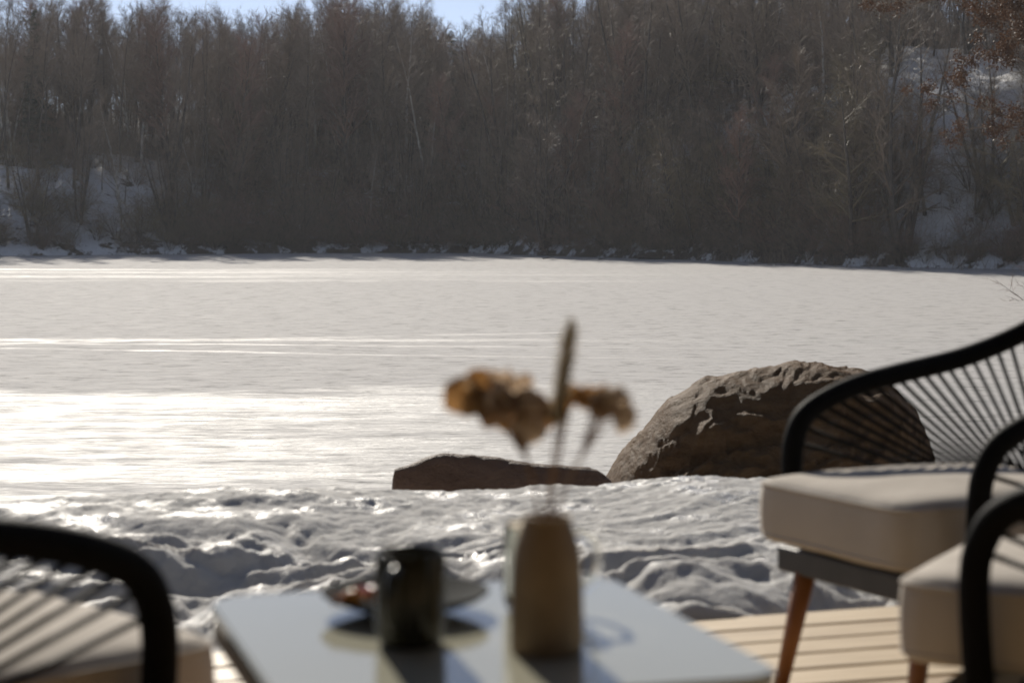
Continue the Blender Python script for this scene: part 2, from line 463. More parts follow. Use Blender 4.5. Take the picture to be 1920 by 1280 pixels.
# unseen wall and roof, added to keep sky light off camera-facing sides
hs = empty('added_shade_wall', (0, -0.95, DECK)); tag(hs, 'brown timber clad wall added behind the camera to block sky light', kind='structure')
M['clad'] = simple('clad', (0.085, 0.06, 0.04), 0.8, 0.3, 4, 0.2)
clad_me = bm_mesh('cladding_board', box_bm(-6.5, 6.5, -.03, 0, 0, .146, .003)); clad_me.materials.append(M['clad'])
for i in range(26):
    q = link('cladding_board', clad_me, None, hs); q.location = (0, 0, .02+.15*i)
link('wall_core', bm_mesh('wall_core', box_bm(-6.5, 6.5, -.3, -.035, -.5, 3.95)), M['clad'], hs)
link('eave', bm_mesh('eave', box_bm(-6.9, 6.9, -.6, .45, 3.97, 4.1, .01)), M['clad'], hs)
pr_ = empty('added_shade_roof', (0, -0.95, DECK)); tag(pr_, 'brown boarded roof added over the deck, out of view, to block sky light', kind='structure')  # unseen roof, added to shade table and chairs from the sky behind
for i in range(19): link('roof_board', bpy.data.meshes.get('roof_board') or bm_mesh('roof_board', box_bm(-4.6, 4.6, 0, .145, 2.34, 2.37, .003)), M['clad'], pr_).location = (0, .02+.15*i, 0)
link('roof_beam', bm_mesh('roof_beam', box_bm(-4.6, 4.6, 2.70, 2.82, 2.16, 2.335, .004)), M['clad'], pr_)
link('post', bm_mesh('post', box_bm(-4.5, -4.38, 2.70, 2.82, 0, 2.155, .004)), M['clad'], pr_)
link('post', bm_mesh('post', box_bm(4.38, 4.5, 2.70, 2.82, 0, 2.155, .004)), M['clad'], pr_)

# ------------------------------------------------------------------ rocks on the near shore
def rock(name, silhouette, Y, depth, zbot, m, label, seed, amp, res=(150, 90), tilt=0.35, sect=0.8):
    """A rock whose cross sections follow the outline: profile height h(x) over its width, rounded in depth."""
    px = [p[0] for p in silhouette]; py = [p[1] for p in silhouette]
    X = [(a-960)/FPX*Y for a in px]; Z = [EYE-(b-400)/FPX*Y for b in py]
    x0, x1 = X[0], X[-1]; cx = (x0+x1)/2
    nu, nv = res; V = []
    for i in range(nu):
        u = i/(nu-1); x = x0+(x1-x0)*u
        top = np.interp(x, X, Z)
        endr = (1-abs(2*u-1)**4)**0.5
        for j in range(nv):
            v = j/(nv-1); a = math.pi*(v*1.24-0.12)
            d = -math.cos(a); hgt = math.sin(a)
            hgt = math.copysign(abs(hgt)**sect, hgt)
            yy = d*depth*(0.35+0.65*endr)
            zz = zbot + (top-zbot)*hgt + tilt*0.0
            p = Vector((x-cx, yy, zz))
            q = Vector((p.x*1.0, p.y*1.0, p.z))
            n = Vector((0, d, max(hgt, 0))).normalized() if hgt > 0 else Vector((0, d, 0))
            rot = Vector((q.x+0.35*q.z, q.y, q.z-0.30*q.x))
            f = mnoise.fractal((rot.x*1.6+seed, rot.y*2.2, rot.z*3.4), 1.0, 2.0, 5)
            g = abs(mnoise.fractal((rot.x*3.4+seed, rot.y*4.0, rot.z*10.0), 0.9, 2.1, 4))
            ph = rot.z*7.5 + 1.6*mnoise.fractal((rot.x*2.0+seed, rot.y*2.0, rot.z*1.2), 1.0, 2.0, 3); fr = ph-math.floor(ph)
            ph2 = rot.z*17 + 2.2*mnoise.fractal((rot.x*3.0, rot.y*3.0+seed, rot.z*2), 1.0, 2.0, 3); fr2 = ph2-math.floor(ph2)
            led = (fr if fr < .8 else (1-fr)*4)*-1; led2 = (fr2 if fr2 < .8 else (1-fr2)*4)*-1
            k = 1 if 0 < i < nu-1 else 0.3
            m2 = 0.5+0.5*mnoise.noise((rot.x*1.5, rot.y*1.5+seed, rot.z*1.5))
            fade = 1.0 - 0.65*float(sstep(0.75, 0.97, hgt)); p.z -= (0.022 if sect > 1 else -0.004)*float(sstep(0.6, 0.95, hgt))
            p += n*(amp*f - amp*0.6*g + amp*0.85*led*m2 + amp*0.6*led2*(1.1-m2))*k*fade
            V.append(p)
    me = tri_mesh(name, [tuple(v) for v in V], grid_faces(nu, nv), True)
    bm = bmesh.new(); bm.from_mesh(me)
    bmesh.ops.holes_fill(bm, edges=[e for e in bm.edges if e.is_boundary], sides=0)
    bmesh.ops.recalc_face_normals(bm, faces=bm.faces)
    bm.to_mesh(me); bm.free()
    o = link(name, me, m); o.location = (cx, Y+depth*0.25, 0)
    tag(o, label, 'rock'); return o
rock('boulder', [(1112, 1010), (1135, 915), (1160, 872), (1200, 822), (1262, 752), (1330, 712), (1390, 700), (1450, 688), (1510, 679), (1560, 680), (1620, 688), (1668, 695), (1700, 725), (1735, 768), (1752, 806), (1758, 840), (1765, 900), (1780, 1010)],
     9.6, 1.15, 1.35, M['boulder'], 'big rounded brown boulder with glistening top behind the right chair', 3.3, 0.075, (280, 210), sect=1.4)
rock('flat_rock', [(731, 960), (736, 880), (762, 872), (800, 856), (830, 849), (862, 852), (932, 858), (985, 870), (1010, 874), (1080, 879), (1105, 880), (1130, 890), (1148, 905), (1162, 960)],
     8.6, 0.17, 1.55, M['slab'], 'low flat topped reddish rock left of the big boulder', 8.1, 0.022, (110, 60))

# ------------------------------------------------------------------ trees
def spikes(P0, P1, P2, r):
    """Many tapering three sided twigs as one array."""
    P0, P1, P2 = (np.asarray(a, np.float32) for a in (P0, P1, P2)); r = np.asarray(r, np.float32)[:, None]
    d = P2-P0; d /= np.linalg.norm(d, axis=1, keepdims=True)+1e-9
    ref = np.where(np.abs(d[:, 2:3]) < 0.8, np.array([[0, 0, 1.]]), np.array([[1., 0, 0]]))
    n = np.cross(d, ref); n /= np.linalg.norm(n, axis=1, keepdims=True)+1e-9; b = np.cross(d, n)
    N = len(P0); V = np.zeros((N, 7, 3), np.float32)
    for k in range(3):
        a = 2*math.pi*k/3; o = n*math.cos(a)+b*math.sin(a)
        V[:, k] = P0+o*r; V[:, 3+k] = P1+o*r*0.7
    V[:, 6] = P2
    f = []
    for k in range(3):
        k2 = (k+1) % 3; f += [(k, k2, 3+k2), (k, 3+k2, 3+k), (3+k, 3+k2, 6)]
    F = (np.arange(N)[:, None, None]*7 + np.array(f)[None]).reshape(-1, 3)
    return V.reshape(-1, 3), F

def grow(p, d, length, segs, wander, lift, rnd):
    pts = [p.copy()]; d = d.normalized()
    for i in range(segs):
        d = (d + Vector((rnd.gauss(0, wander), rnd.gauss(0, wander), rnd.gauss(0, wander)*0.7 + lift))).normalized()
        p = p + d*(length/segs); pts.append(p.copy())
    return pts

def along(pts, f):
    k = f*(len(pts)-1); i = min(int(k), len(pts)-2); return pts[i].lerp(pts[i+1], k-i), (pts[i+1]-pts[i]).normalized()

def side_dir(t, ang, rnd):
    ref = Vector((rnd.gauss(0, 1), rnd.gauss(0, 1), rnd.gauss(0, 1)))
    s = (ref - t*ref.dot(t)).normalized()
    return (t*math.cos(ang) + s*math.sin(ang)).normalized()

def make_tree(seed, h=14, r0=0.15, stems=1, lean=0.05, crown0=0.3, nprim=40, prim_len=0.22, prim_ang=50, lift=0.06, shape=0.6,
              nsec=7, ntwig=9, twig_len=0.55, twig_r=0.0056, droop=0.0, low=0.0):
    """Returns (trunk arrays, crown arrays); crown = limbs and twigs."""
    rnd = random.Random(seed); tr = Acc(); cr = Acc(); T0 = []; T1 = []; T2 = []; TR = []
    def twig(p, d, L, r):
        m = p + d*L*0.55; e = m + (d + Vector((rnd.gauss(0, .25), rnd.gauss(0, .25), rnd.gauss(0, .2)-droop)))*L*0.45
        T0.append(tuple(p)); T1.append(tuple(m)); T2.append(tuple(e)); TR.append(r)
    for s in range(stems):
        az = rnd.uniform(0, 6.28); ln = lean*rnd.uniform(0.5, 1.5) + (0.22*rnd.random() if stems > 1 else 0)
        d = Vector((math.cos(az)*ln, math.sin(az)*ln, 1))
        hs = h*(1 if s == 0 else rnd.uniform(0.65, 1.0))
        base = Vector((0, 0, -0.3)) if stems == 1 else Vector((math.cos(az)*0.25, math.sin(az)*0.25, -0.3))
        st = grow(base, d, hs, 9, 0.045, 0.03, rnd)
        rr = r0*(1 if stems == 1 else 0.72)
        rad = [max(0.012, rr*(1-i/9)**0.8*(1.25 if i == 0 else 1)) for i in range(10)]
        tr.tube(st, rad, 6)
        np_ = nprim//stems if stems > 1 else nprim
        for k in range(np_):
            f = crown0 + (0.99-crown0)*((k+rnd.random())/np_)
            p, t = along(st, f)
            g = (f-crown0)/(1-crown0)
            L = h*prim_len*((1-g)**shape*0.85 + 0.15)*rnd.uniform(0.6, 1.25)
            dd = side_dir(t, R(prim_ang*rnd.uniform(0.75, 1.25))*(1-0.35*g), rnd)
            if dd.z < -0.1: dd.z *= -0.3
            pb = grow(p, dd, L, 4, 0.13, lift, rnd)
            rb = max(0.014, rr*0.48*(1-f*0.7)*min(1, L/2.5))
            cr.tube(pb, [rb, rb*0.75, rb*0.55, rb*0.38, 0.006], 4, False)
            for q in range(max(2, int(nsec*min(1.4, L/1.8)))):
                f2 = rnd.uniform(0.2, 1.0); p2, t2 = along(pb, f2)
                L2 = L*rnd.uniform(0.22, 0.45)*(1.15-0.5*f2)+0.15
                d2 = side_dir(t2, R(rnd.uniform(25, 60)), rnd)
                sb = grow(p2, d2, L2, 2, 0.15, lift*0.7-droop*0.3, rnd)
                cr.add(*spikes([sb[0]], [sb[1]], [sb[2]], [max(0.008, rb*0.4)]))
                for w in range(ntwig):
                    p3, t3 = along(sb, rnd.uniform(0.1, 1.0))
                    dw = side_dir(t3, R(rnd.uniform(15, 60)), rnd); dw.z += 0.12-droop
                    twig(p3, dw.normalized(), twig_len*rnd.uniform(0.5, 1.3), twig_r*rnd.uniform(0.7, 1.2))
        # water shoots low on the trunk
        for k in range(int(low*30/stems)):
            p, t = along(st, rnd.uniform(0.03, crown0+0.1))
            dd = side_dir(t, R(rnd.uniform(50, 95)), rnd)
            pb = grow(p, dd, rnd.uniform(0.8, 2.2), 2, 0.2, 0.05, rnd)
            cr.add(*spikes([pb[0]], [pb[1]], [pb[2]], [0.014]))
            for w in range(ntwig):
                p3, t3 = along(pb, rnd.uniform(0.1, 1.0)); twig(p3, side_dir(t3, R(rnd.uniform(20, 65)), rnd), twig_len*rnd.uniform(0.5, 1.2), twig_r)
    cr.add(*spikes(T0, T1, T2, TR))
    return tr.arrays(), cr.arrays()

def make_shrub(seed, h=3.5, nstem=16, spread=0.55, ntw=26, arch=-0.05, twig_len=0.45, r=0.026):
    rnd = random.Random(seed); tr = Acc(); T0 = []; T1 = []; T2 = []; TR = []; cr = Acc()
    for s in range(nstem):
        az = rnd.uniform(0, 6.28); sp = spread*rnd.uniform(0.3, 1.5)
        st = grow(Vector((math.cos(az)*0.2*rnd.random(), math.sin(az)*0.2*rnd.random(), -0.2)), Vector((math.cos(az)*sp, math.sin(az)*sp, 1)), h*rnd.uniform(0.6, 1.1), 6, 0.13, arch, rnd)
        tr.tube(st, [r*(1-i/7.2) for i in range(7)], 4, False)
        for k in range(6):
            p, t = along(st, rnd.uniform(0.2, 0.95)); sb = grow(p, side_dir(t, R(rnd.uniform(30, 70)), rnd), h*rnd.uniform(0.15, 0.35), 2, 0.15, 0.03, rnd)
            cr.add(*spikes([sb[0]], [sb[1]], [sb[2]], [0.010]))
            for w in range(max(3, ntw//5)):
                p3, t3 = along(sb, rnd.uniform(0.1, 1.0)); dw = side_dir(t3, R(rnd.uniform(15, 60)), rnd)
                L = twig_len*rnd.uniform(0.5, 1.3); m = p3+dw*L*0.5; e = m+(dw+Vector((rnd.gauss(0, .3), rnd.gauss(0, .3), rnd.gauss(0, .2))))*L*0.5
                T0.append(tuple(p3)); T1.append(tuple(m)); T2.append(tuple(e)); TR.append(0.006)
    cr.add(*spikes(T0, T1, T2, TR))
    return tr.arrays(), cr.arrays()

def make_spruce(seed, h=13):
    rnd = random.Random(seed); tr = Acc(); cr = Acc(); T0 = []; T1 = []; T2 = []; TR = []
    st = grow(Vector((0, 0, -0.3)), Vector((0, 0, 1)), h, 8, 0.012, 0.05, rnd)
    tr.tube(st, [0.15*(1-i/8.3) for i in range(9)], 6)
    for k in range(int(h*11)):
        f = 0.12+0.87*rnd.random(); p, t = along(st, f)
        L = (1-f)**0.75*h*0.15*rnd.uniform(0.6, 1.15)+0.15
        az = rnd.uniform(0, 6.28)
        pb = grow(p, Vector((math.cos(az), math.sin(az), 0.05-0.35*(1-f))), L, 3, 0.07, 0.05, rnd)
        cr.tube(pb, [0.02, 0.015, 0.01, 0.005], 3, False)
        for w in range(int(8+16*L)):
            p3, t3 = along(pb, rnd.uniform(0.05, 1)); dw = side_dir(t3, R(rnd.uniform(25, 70)), rnd); dw.z -= 0.25
            T0.append(tuple(p3)); m = p3+dw*0.18; T1.append(tuple(m)); T2.append(tuple(m+dw*0.2+Vector((0, 0, -0.05)))); TR.append(rnd.uniform(0.018, 0.032))
    cr.add(*spikes(T0, T1, T2, TR))
    return tr.arrays(), cr.arrays()

PROTO = {}
def proto(kind, arrays, bark, twig):
    (tv, tf), (cv, cf) = arrays
    t = tri_mesh(kind+'_trunk', tv, tf, True); t.materials.append(bark)
    c = tri_mesh(kind+'_crown', cv, cf, False); c.materials.append(twig)
    PROTO.setdefault(kind, []).append((t, c, arrays))

for s in range(4):
    proto('birch_tree', make_tree(11+s, h=14+s*0.7, r0=0.17, stems=1+s%3, lean=0.06, crown0=0.30, nprim=50, prim_len=0.20, prim_ang=40, lift=0.10, shape=0.35, nsec=6, ntwig=10, twig_len=0.65, low=0.4), M['pale_bark'] if s % 2 else M['bark'], M['twig'])
for s in range(3):
    proto('alder_tree', make_tree(31+s, h=12.5+s, r0=0.22, stems=3+s, lean=0.10, crown0=0.18, nprim=66, prim_len=0.22, prim_ang=58, lift=0.03, shape=0.4, nsec=6, ntwig=10, twig_len=0.6, droop=0.05, low=0.8), M['bark'], M['olive_twig'] if s == 0 else M['twig'])
for s in range(3):
    proto('maple_tree', make_tree(51+s, h=15+s, r0=0.30, lean=0.10, crown0=0.24, nprim=46, prim_len=0.30, prim_ang=48, lift=0.08, shape=0.38, nsec=9, ntwig=11, twig_len=0.65, droop=0.03, low=0.6), M['bark'], M['red_twig'] if s == 2 else M['twig'])
for s in range(2):
    proto('aspen_tree', make_tree(61+s, h=13+s, r0=0.10, crown0=0.48, nprim=40, prim_len=0.17, prim_ang=42, lift=0.07, shape=0.5, nsec=6, ntwig=9, twig_len=0.6, low=0.12), M['bark'], M['twig'])
for s in range(2):
    proto('spruce_tree', make_spruce(71+s, 13), M['bark'], M['needle'])
for s in range(4):
    proto('bare_shrub', make_shrub(81+s, 3.4, 14+2*s, 0.55+0.1*s, 44), M['bark'], [M['twig'], M['olive_twig'], M['red_twig'], M['twig']][s])

def plant(kind, var, x, y, scale, label, group, rz=None, tilt=(0, 0), sz=1.0):
    t, c, _ = PROTO[kind][var % len(PROTO[kind])]
    o = empty(kind, (x, y, ground_at(x, y)-0.05), random.uniform(0, 6.28) if rz is None else rz, scale)
    o.scale.z *= sz
    o.rotation_euler.x = tilt[0]; o.rotation_euler.y = tilt[1]
    tag(o, label, 'shrub' if kind == 'bare_shrub' else 'tree', group)
    link('stems' if kind == 'bare_shrub' else 'trunk', t, None, o); link('twigs' if kind == 'bare_shrub' else 'crown', c, None, o)
    return o

def px_of(x, y): return 960 + x/y*FPX
def top_limit(px):
    """Row of the photograph's treetops at this column."""
    return np.interp(px, [-400, 0, 40, 60, 130, 330, 400, 470, 520, 570, 640, 760, 830, 870, 935, 960, 1040, 1920, 2400], [-15, -10, -10, -30, -25, -10, 22, 18, 2, -10, -40, -5, 45, 62, 36, -10, -60, -160, -160])

WHAT = {'aspen_tree': ('thin clear stemmed bare tree', 'thin clear stemmed trees on the far hillside'),
        'birch_tree': ('slim bare birch', 'bare birches on the far hillside'), 'alder_tree': ('many stemmed bare alder', 'bare alders on the far hillside'),
        'maple_tree': ('broad bare tree', 'broad bare trees on the far hillside')}
def wood_label(kind, px, d, H):
    a, g = WHAT[kind]
    size = 'tall ' if H > 13.5 else 'small ' if H < 8 else ''
    where = ('at the water edge' if d < 4 else 'partway up the slope' if d < 18 else 'up on the ridge' if d < 30 else 'far back on the ridge')
    side = ('above the far left snow opening' if px < 250 else 'between snow opening and sky gap' if px < 560 else 'just left of the sky gap' if px < 780
            else 'below the sky gap' if px < 960 else 'just right of the sky gap' if px < 1250 else 'left of the dark trunk clump' if px < 1640 else 'by the far right snowy clearing')
    return f'{size}{a} {where} {side}', f'{g}, {where} {side}'
def shrub_label(px, d):
    side = ('below the snowy opening at the far left' if px < 250 else 'left of the leaning middle tree' if px < 960 else 'right of the leaning middle tree' if px < 1500 else 'near the dark trunk clump at the right')
    where = 'at the water edge' if d < 4 else 'higher on the slope'
    return f'bare tangled shrub {where} {side}', f'bare shrubs {where} {side}'

# landmark trees, each with its own label
def land(px, d0, kind, var, hpx, label, tilt=(0, 0), sz=1.0):
    """Tree rooted d0 m inland at photograph column px, its top at row hpx."""
    lo, hi = 90.0, 260.0
    for _ in range(40):
        m = (lo+hi)/2
        if float(inland(np.array((px-960)/FPX*m), np.array(m))) < d0: lo = m
        else: hi = m
    y = lo; x = (px-960)/FPX*y; z = ground_at(x, y)
    H = EYE + (400-hpx)/FPX*y - z
    ph = PROTO[kind][var][2][1][0][:, 2].max()
    return plant(kind, var, x, y, H/ph, label, None, tilt=tilt)
land(1022, 0.8, 'alder_tree', 2, 130, 'leaning bare tree rooted at the shoreline in the middle, long limbs over the ice')
land(625, 16, 'maple_tree', 0, -12, 'tall spreading bare tree overtopping the wood left of the gap of sky')
land(715, 18, 'birch_tree', 1, -15, 'tall pale stemmed birch just left of the gap of sky')
land(75, 24, 'spruce_tree', 0, 15, 'dark narrow spruce near the left edge of the wood')
land(800, 34, 'spruce_tree', 1, 42, 'dark conifer on the ridge on the left side of the sky gap')
land(856, 30, 'spruce_tree', 0, 55, 'dark conifer on the ridge on the right side of the sky gap')
land(1130, 22, 'maple_tree', 1, -60, 'large dark bare tree with ascending limbs right of the gap of sky')
land(1030, 26, 'maple_tree', 2, -30, 'bare round crowned tree on the ridge at the right edge of the sky gap')
land(1690, 0.8, 'alder_tree', 1, -40, 'big clump of dark trunks at the water edge on the right shore')
land(1600, 1.2, 'alder_tree', 0, 30, 'slanting bare trunks beside the big clump on the right shore')
land(875, 7, 'maple_tree', 2, 120, 'dark trunk leaning left on the slope under the gap of sky', (0, -.16))
land(430, 9, 'maple_tree', 1, 60, 'large limbed bare tree rising from the slope right of the far left snow opening', (0, .05))
land(150, 5, 'alder_tree', 1, 210, 'dark forked tree standing before the far left snow opening', (0, .1))
land(60, 3, 'alder_tree', 0, 250, 'low dark many stemmed tree before the far left snow opening')
land(235, 6, 'birch_tree', 1, 150, 'pale slim birch at the right end of the far left snow opening')
land(1450, 2, 'maple_tree', 0, 60, 'bare tree with arching limbs between the snowy log and the dark clump', (0, -.12))
land(1830, 6, 'alder_tree', 2, 180, 'dark leaning tree crossing the far right snowy clearing', (0, -.25))
land(1770, 12, 'aspen_tree', 0, 40, 'thin dark trunk in the middle of the far right snowy clearing', (0, -.06))
land(1270, 0.8, 'alder_tree', 0, 200, 'bent dark tree standing behind the snowy log at the shoreline')

# the wood: individuals
cnt = {}
def scatter(n, xr, dr, kinds, hr, seed, sc_lim=True):
    rnd = random.Random(seed); k = 0; tries = 0; pts = []
    while k < n and tries < n*60:
        tries += 1
        px = rnd.uniform(*xr); d = rnd.uniform(*dr)
        x, y = on_ray(px, d)
        if any((x-a)**2+(y-b)**2 < 3.2 for a, b in pts): continue
        kind = rnd.choice(kinds); var = rnd.randrange(len(PROTO[kind]))
        ph = PROTO[kind][var][2][1][0][:, 2].max()
        H = rnd.uniform(*hr); z = ground_at(x, y)
        Hmax = EYE + (400-float(top_limit(px))+rnd.uniform(-30, 18))/FPX*y - z
        H = min(H, Hmax)
        if 1690 < px < 1930 and 0.3 < d < 34 and rnd.random() < .96: continue
        if px < 310 and 2.5 < d < 19:
            if rnd.random() < .4: continue
            kind = 'aspen_tree'; var = rnd.randrange(2); ph = PROTO[kind][var][2][1][0][:, 2].max()
        if H < 4.0: continue
        pts.append((x, y)); k += 1
        plant(kind, var, x, y, H/ph, *wood_label(kind, px, d, H), rz=rnd.uniform(0, 6.28), tilt=(rnd.gauss(0, .04), rnd.gauss(0, .04)))
scatter(118, (-120, 900), (9, 44), ['birch_tree', 'birch_tree', 'birch_tree', 'maple_tree', 'maple_tree'], (14, 19), 1)
scatter(30, (-120, 950), (1.5, 12), ['alder_tree', 'birch_tree'], (6, 10), 2)
scatter(84, (880, 2080), (8, 40), ['maple_tree', 'alder_tree', 'birch_tree'], (12, 18), 3)
scatter(58, (900, 2080), (1, 9), ['alder_tree', 'alder_tree', 'maple_tree'], (6, 11), 4)

# shrubs along the shore
rnd = random.Random(5); k = 0
while k < 170:
    px = rnd.uniform(-250, 2150); d = abs(rnd.gauss(0, 6))+0.5
    x, y = on_ray(px, d)
    if 1690 < px < 1915 and d > 1.0 and rnd.random() < 0.88: continue
    if px < 330 and d > 2 and rnd.random() < 0.55: continue
    k += 1
    plant('bare_shrub', rnd.randrange(4), x, y, rnd.uniform(0.6, 1.5), *shrub_label(px, d), rz=rnd.uniform(0, 6.28), tilt=(rnd.gauss(0, .1), rnd.gauss(0, .1)))

# the rest of the wood and the undergrowth: masses nobody could count, spread by geometry nodes
def mass(name, pts, variants, label):
    """pts: (x, y, z, scale, turn, variant). One object whose points carry copies of the variants."""
    me = bpy.data.meshes.new(name); me.from_pydata([p[:3] for p in pts], [], [])
    for an, ty, col in (('size', 'FLOAT', 3), ('turn', 'FLOAT', 4)):
        at = me.attributes.new(an, ty, 'POINT'); at.data.foreach_set('value', [p[col] for p in pts])
    at = me.attributes.new('variant', 'INT', 'POINT'); at.data.foreach_set('value', [p[5] for p in pts])
    o = link(name, me)
    ng = bpy.data.node_groups.new(name, 'GeometryNodeTree')
    ng.interface.new_socket('Geometry', in_out='INPUT', socket_type='NodeSocketGeometry')
    ng.interface.new_socket('Geometry', in_out='OUTPUT', socket_type='NodeSocketGeometry')
    n = ng.nodes; L = ng.links; gi = n.new('NodeGroupInput'); go = n.new('NodeGroupOutput'); jn = n.new('GeometryNodeJoinGeometry')
    def attr(a, ty):
        q = n.new('GeometryNodeInputNamedAttribute'); q.data_type = ty; q.inputs[0].default_value = a; return q.outputs[0]
    sz, tn, vr = attr('size', 'FLOAT'), attr('turn', 'FLOAT'), attr('variant', 'INT')
    cx = n.new('ShaderNodeCombineXYZ'); L.new(tn, cx.inputs[2])
    for i, (a_, b_) in enumerate(variants):
        j2 = n.new('GeometryNodeJoinGeometry')
        for q in (a_, b_):
            oi = n.new('GeometryNodeObjectInfo'); oi.inputs[0].default_value = q; oi.transform_space = 'ORIGINAL'; L.new(oi.outputs['Geometry'], j2.inputs[0])
        cmp_ = n.new('FunctionNodeCompare'); cmp_.data_type = 'INT'; cmp_.operation = 'EQUAL'; cmp_.inputs[3].default_value = i; L.new(vr, cmp_.inputs[2])
        ip = n.new('GeometryNodeInstanceOnPoints'); L.new(gi.outputs[0], ip.inputs['Points']); L.new(cmp_.outputs[0], ip.inputs['Selection'])
        L.new(j2.outputs[0], ip.inputs['Instance']); L.new(cx.outputs[0], ip.inputs['Rotation']); L.new(sz, ip.inputs['Scale'])
        L.new(ip.outputs[0], jn.inputs[0])
    L.new(jn.outputs[0], go.inputs[0])
    mod = o.modifiers.new('spread', 'NODES'); mod.node_group = ng
    return tag(o, label, kind='stuff')
def kids(kind):
    """One planted (trunk, crown) pair per variant of a kind."""
    out = {}
    for o in COL.objects:
        if o.name.split('.')[0] == kind and o.parent is None:
            ch = sorted(o.children, key=lambda c: c.name); 
            t = [c for c in ch if c.name.startswith(('trunk', 'stems'))][0]; c = [c for c in ch if c.name.startswith(('crown', 'twigs'))][0]
            out.setdefault(c.data.name, (t, c))
    return [out[k] for k in sorted(out)]
rnd = random.Random(9); pts = []
for i in range(620):
    px = rnd.uniform(-700, 2700); d = rnd.uniform(30, 80)
    x, y = on_ray(px, d); z = ground_at(x, y)
    H = min(rnd.uniform(9, 15), EYE + (400-float(top_limit(px))+rnd.uniform(-90, 5))/FPX*y - z)
    if H > 3.5: pts.append((x, y, z-.1, H/15.0, rnd.uniform(0, 6.28), rnd.randrange(4)))
mass('distant_wood', pts, kids('birch_tree'), 'mass of bare wood on top of the ridge behind the nearer trees')
pts = []
for i in range(2300):
    px = rnd.uniform(-400, 2400); d = rnd.uniform(1.0, 62) if i % 3 else abs(rnd.gauss(0, 7))+0.5
    if i % 5 == 0: d = rnd.uniform(0.2, 2.2)
    if 1650 < px < 1915 and 1.2 < d < 36 and rnd.random() < 0.90: continue
    if px < 310 and (d < 1.5 and rnd.random() < 0.7 or 1.5 < d < 20 and rnd.random() < 0.84): continue
    if 1010 < px < 1110 and 8 < d < 22 and rnd.random() < 0.8: continue
    x, y = on_ray(px, d)
    pts.append((x, y, ground_at(x, y)-.05, rnd.uniform(0.5, 1.25)*(0.6 if d < 2.3 else 0.85 if d < 8 else 1.0), rnd.uniform(0, 6.28), rnd.randrange(4)))
mass('undergrowth', pts, kids('bare_shrub'), 'brown undergrowth of bare saplings and bushes between the trees of the far hillside')

# brushwood on the slope: thin saplings and suckers
T0 = []; T1 = []; T2 = []; TR = []; rnd = random.Random(12)
for i in range(7000):
    px = rnd.uniform(-300, 2200); d = abs(rnd.gauss(0, 14))+0.2
    if 1650 < px < 1915 and d > 1 and rnd.random() < 0.6: continue
    if px < 300 and d > 3 and rnd.random() < 0.8: continue
    x0 = (px-960)/FPX*155; y = float(np.interp(x0, sx, sy))+d; x = (px-960)/FPX*y
    if i % 3 == 0 or i == 0: z = float(hill_z(np.array(x), np.array(y)))+0.1; bx, by = x, y
    else: x = bx+rnd.gauss(0, 0.5); y = by+rnd.gauss(0, 0.5)
    L = rnd.uniform(0.6, 2.6); dx, dy = rnd.gauss(0, .4), rnd.gauss(0, .4)
    T0.append((x, y, z-0.2)); T1.append((x+dx*L*.5, y+dy*L*.5, z+L*.5)); T2.append((x+dx*L*1.1, y+dy*L*1.1, z+L*rnd.uniform(0.7, 1.0))); TR.append(rnd.uniform(0.006, 0.014))
tag(link('brushwood', tri_mesh('brushwood', *spikes(T0, T1, T2, TR)), M['twig']), 'thin brown brushwood covering the snowy slope', kind='stuff')

# fallen wood on the shore and the ice
def log(px, py, Lpx, ang, r, label, seed, snow=False):
    y = EYE*FPX/(py-400); x = (px-960)/FPX*y; L = Lpx/FPX*y; rnd = random.Random(seed)
    a = Acc(); d = Vector((math.cos(ang), math.sin(ang)*0.4, rnd.uniform(0.02, 0.12)))
    st = grow(Vector((0, 0, r*0.6)), d, L, 6, 0.09, 0, rnd); a.tube(st, [r*(1-i/8) for i in range(7)], 6)
    for k in range(9):
        p, t = along(st, rnd.uniform(0.25, 1)); dd = side_dir(t, R(rnd.uniform(30, 60)), rnd); dd.z = abs(dd.z)
        q = grow(p, dd, L*rnd.uniform(.12, .35), 2, .15, 0, rnd); a.add(*spikes([q[0]], [q[1]], [q[2]], [r*0.35]))
    o = empty('fallen_log', (x, y, max(0.0, ground_at(x, y)) if snow else 0.0)); tag(o, label, 'log')
    link('stem', a.mesh('fallen_log', True), M['bark'], o)
    if snow:
        b = Acc(); b.tube([p+Vector((0, 0, r*0.8)) for p in st[:5]], [r*0.5, r*0.9, r, r*0.7, r*0.3], 8); link('snow_cover', b.mesh('snow_cover', True), M['far_snow'], o)
    return o
log(1195, 486, 95, 0.15, 0.28, 'fallen snow covered log lying at the foot of the right hillside', 3, True)
log(1017, 485.5, 22, 0.3, 0.05, 'short dark stick lying on the ice below the middle shore', 4)
log(1122, 487, 22, 0.0, 0.045, 'small forked branch frozen in the ice right of the dark stick', 5)
log(1500, 496, 90, 3.0, 0.06, 'long thin bough fallen along the right shoreline', 6)
log(620, 474, 80, 3.3, 0.10, 'thick bough slanting down to the ice at the left shore', 7)

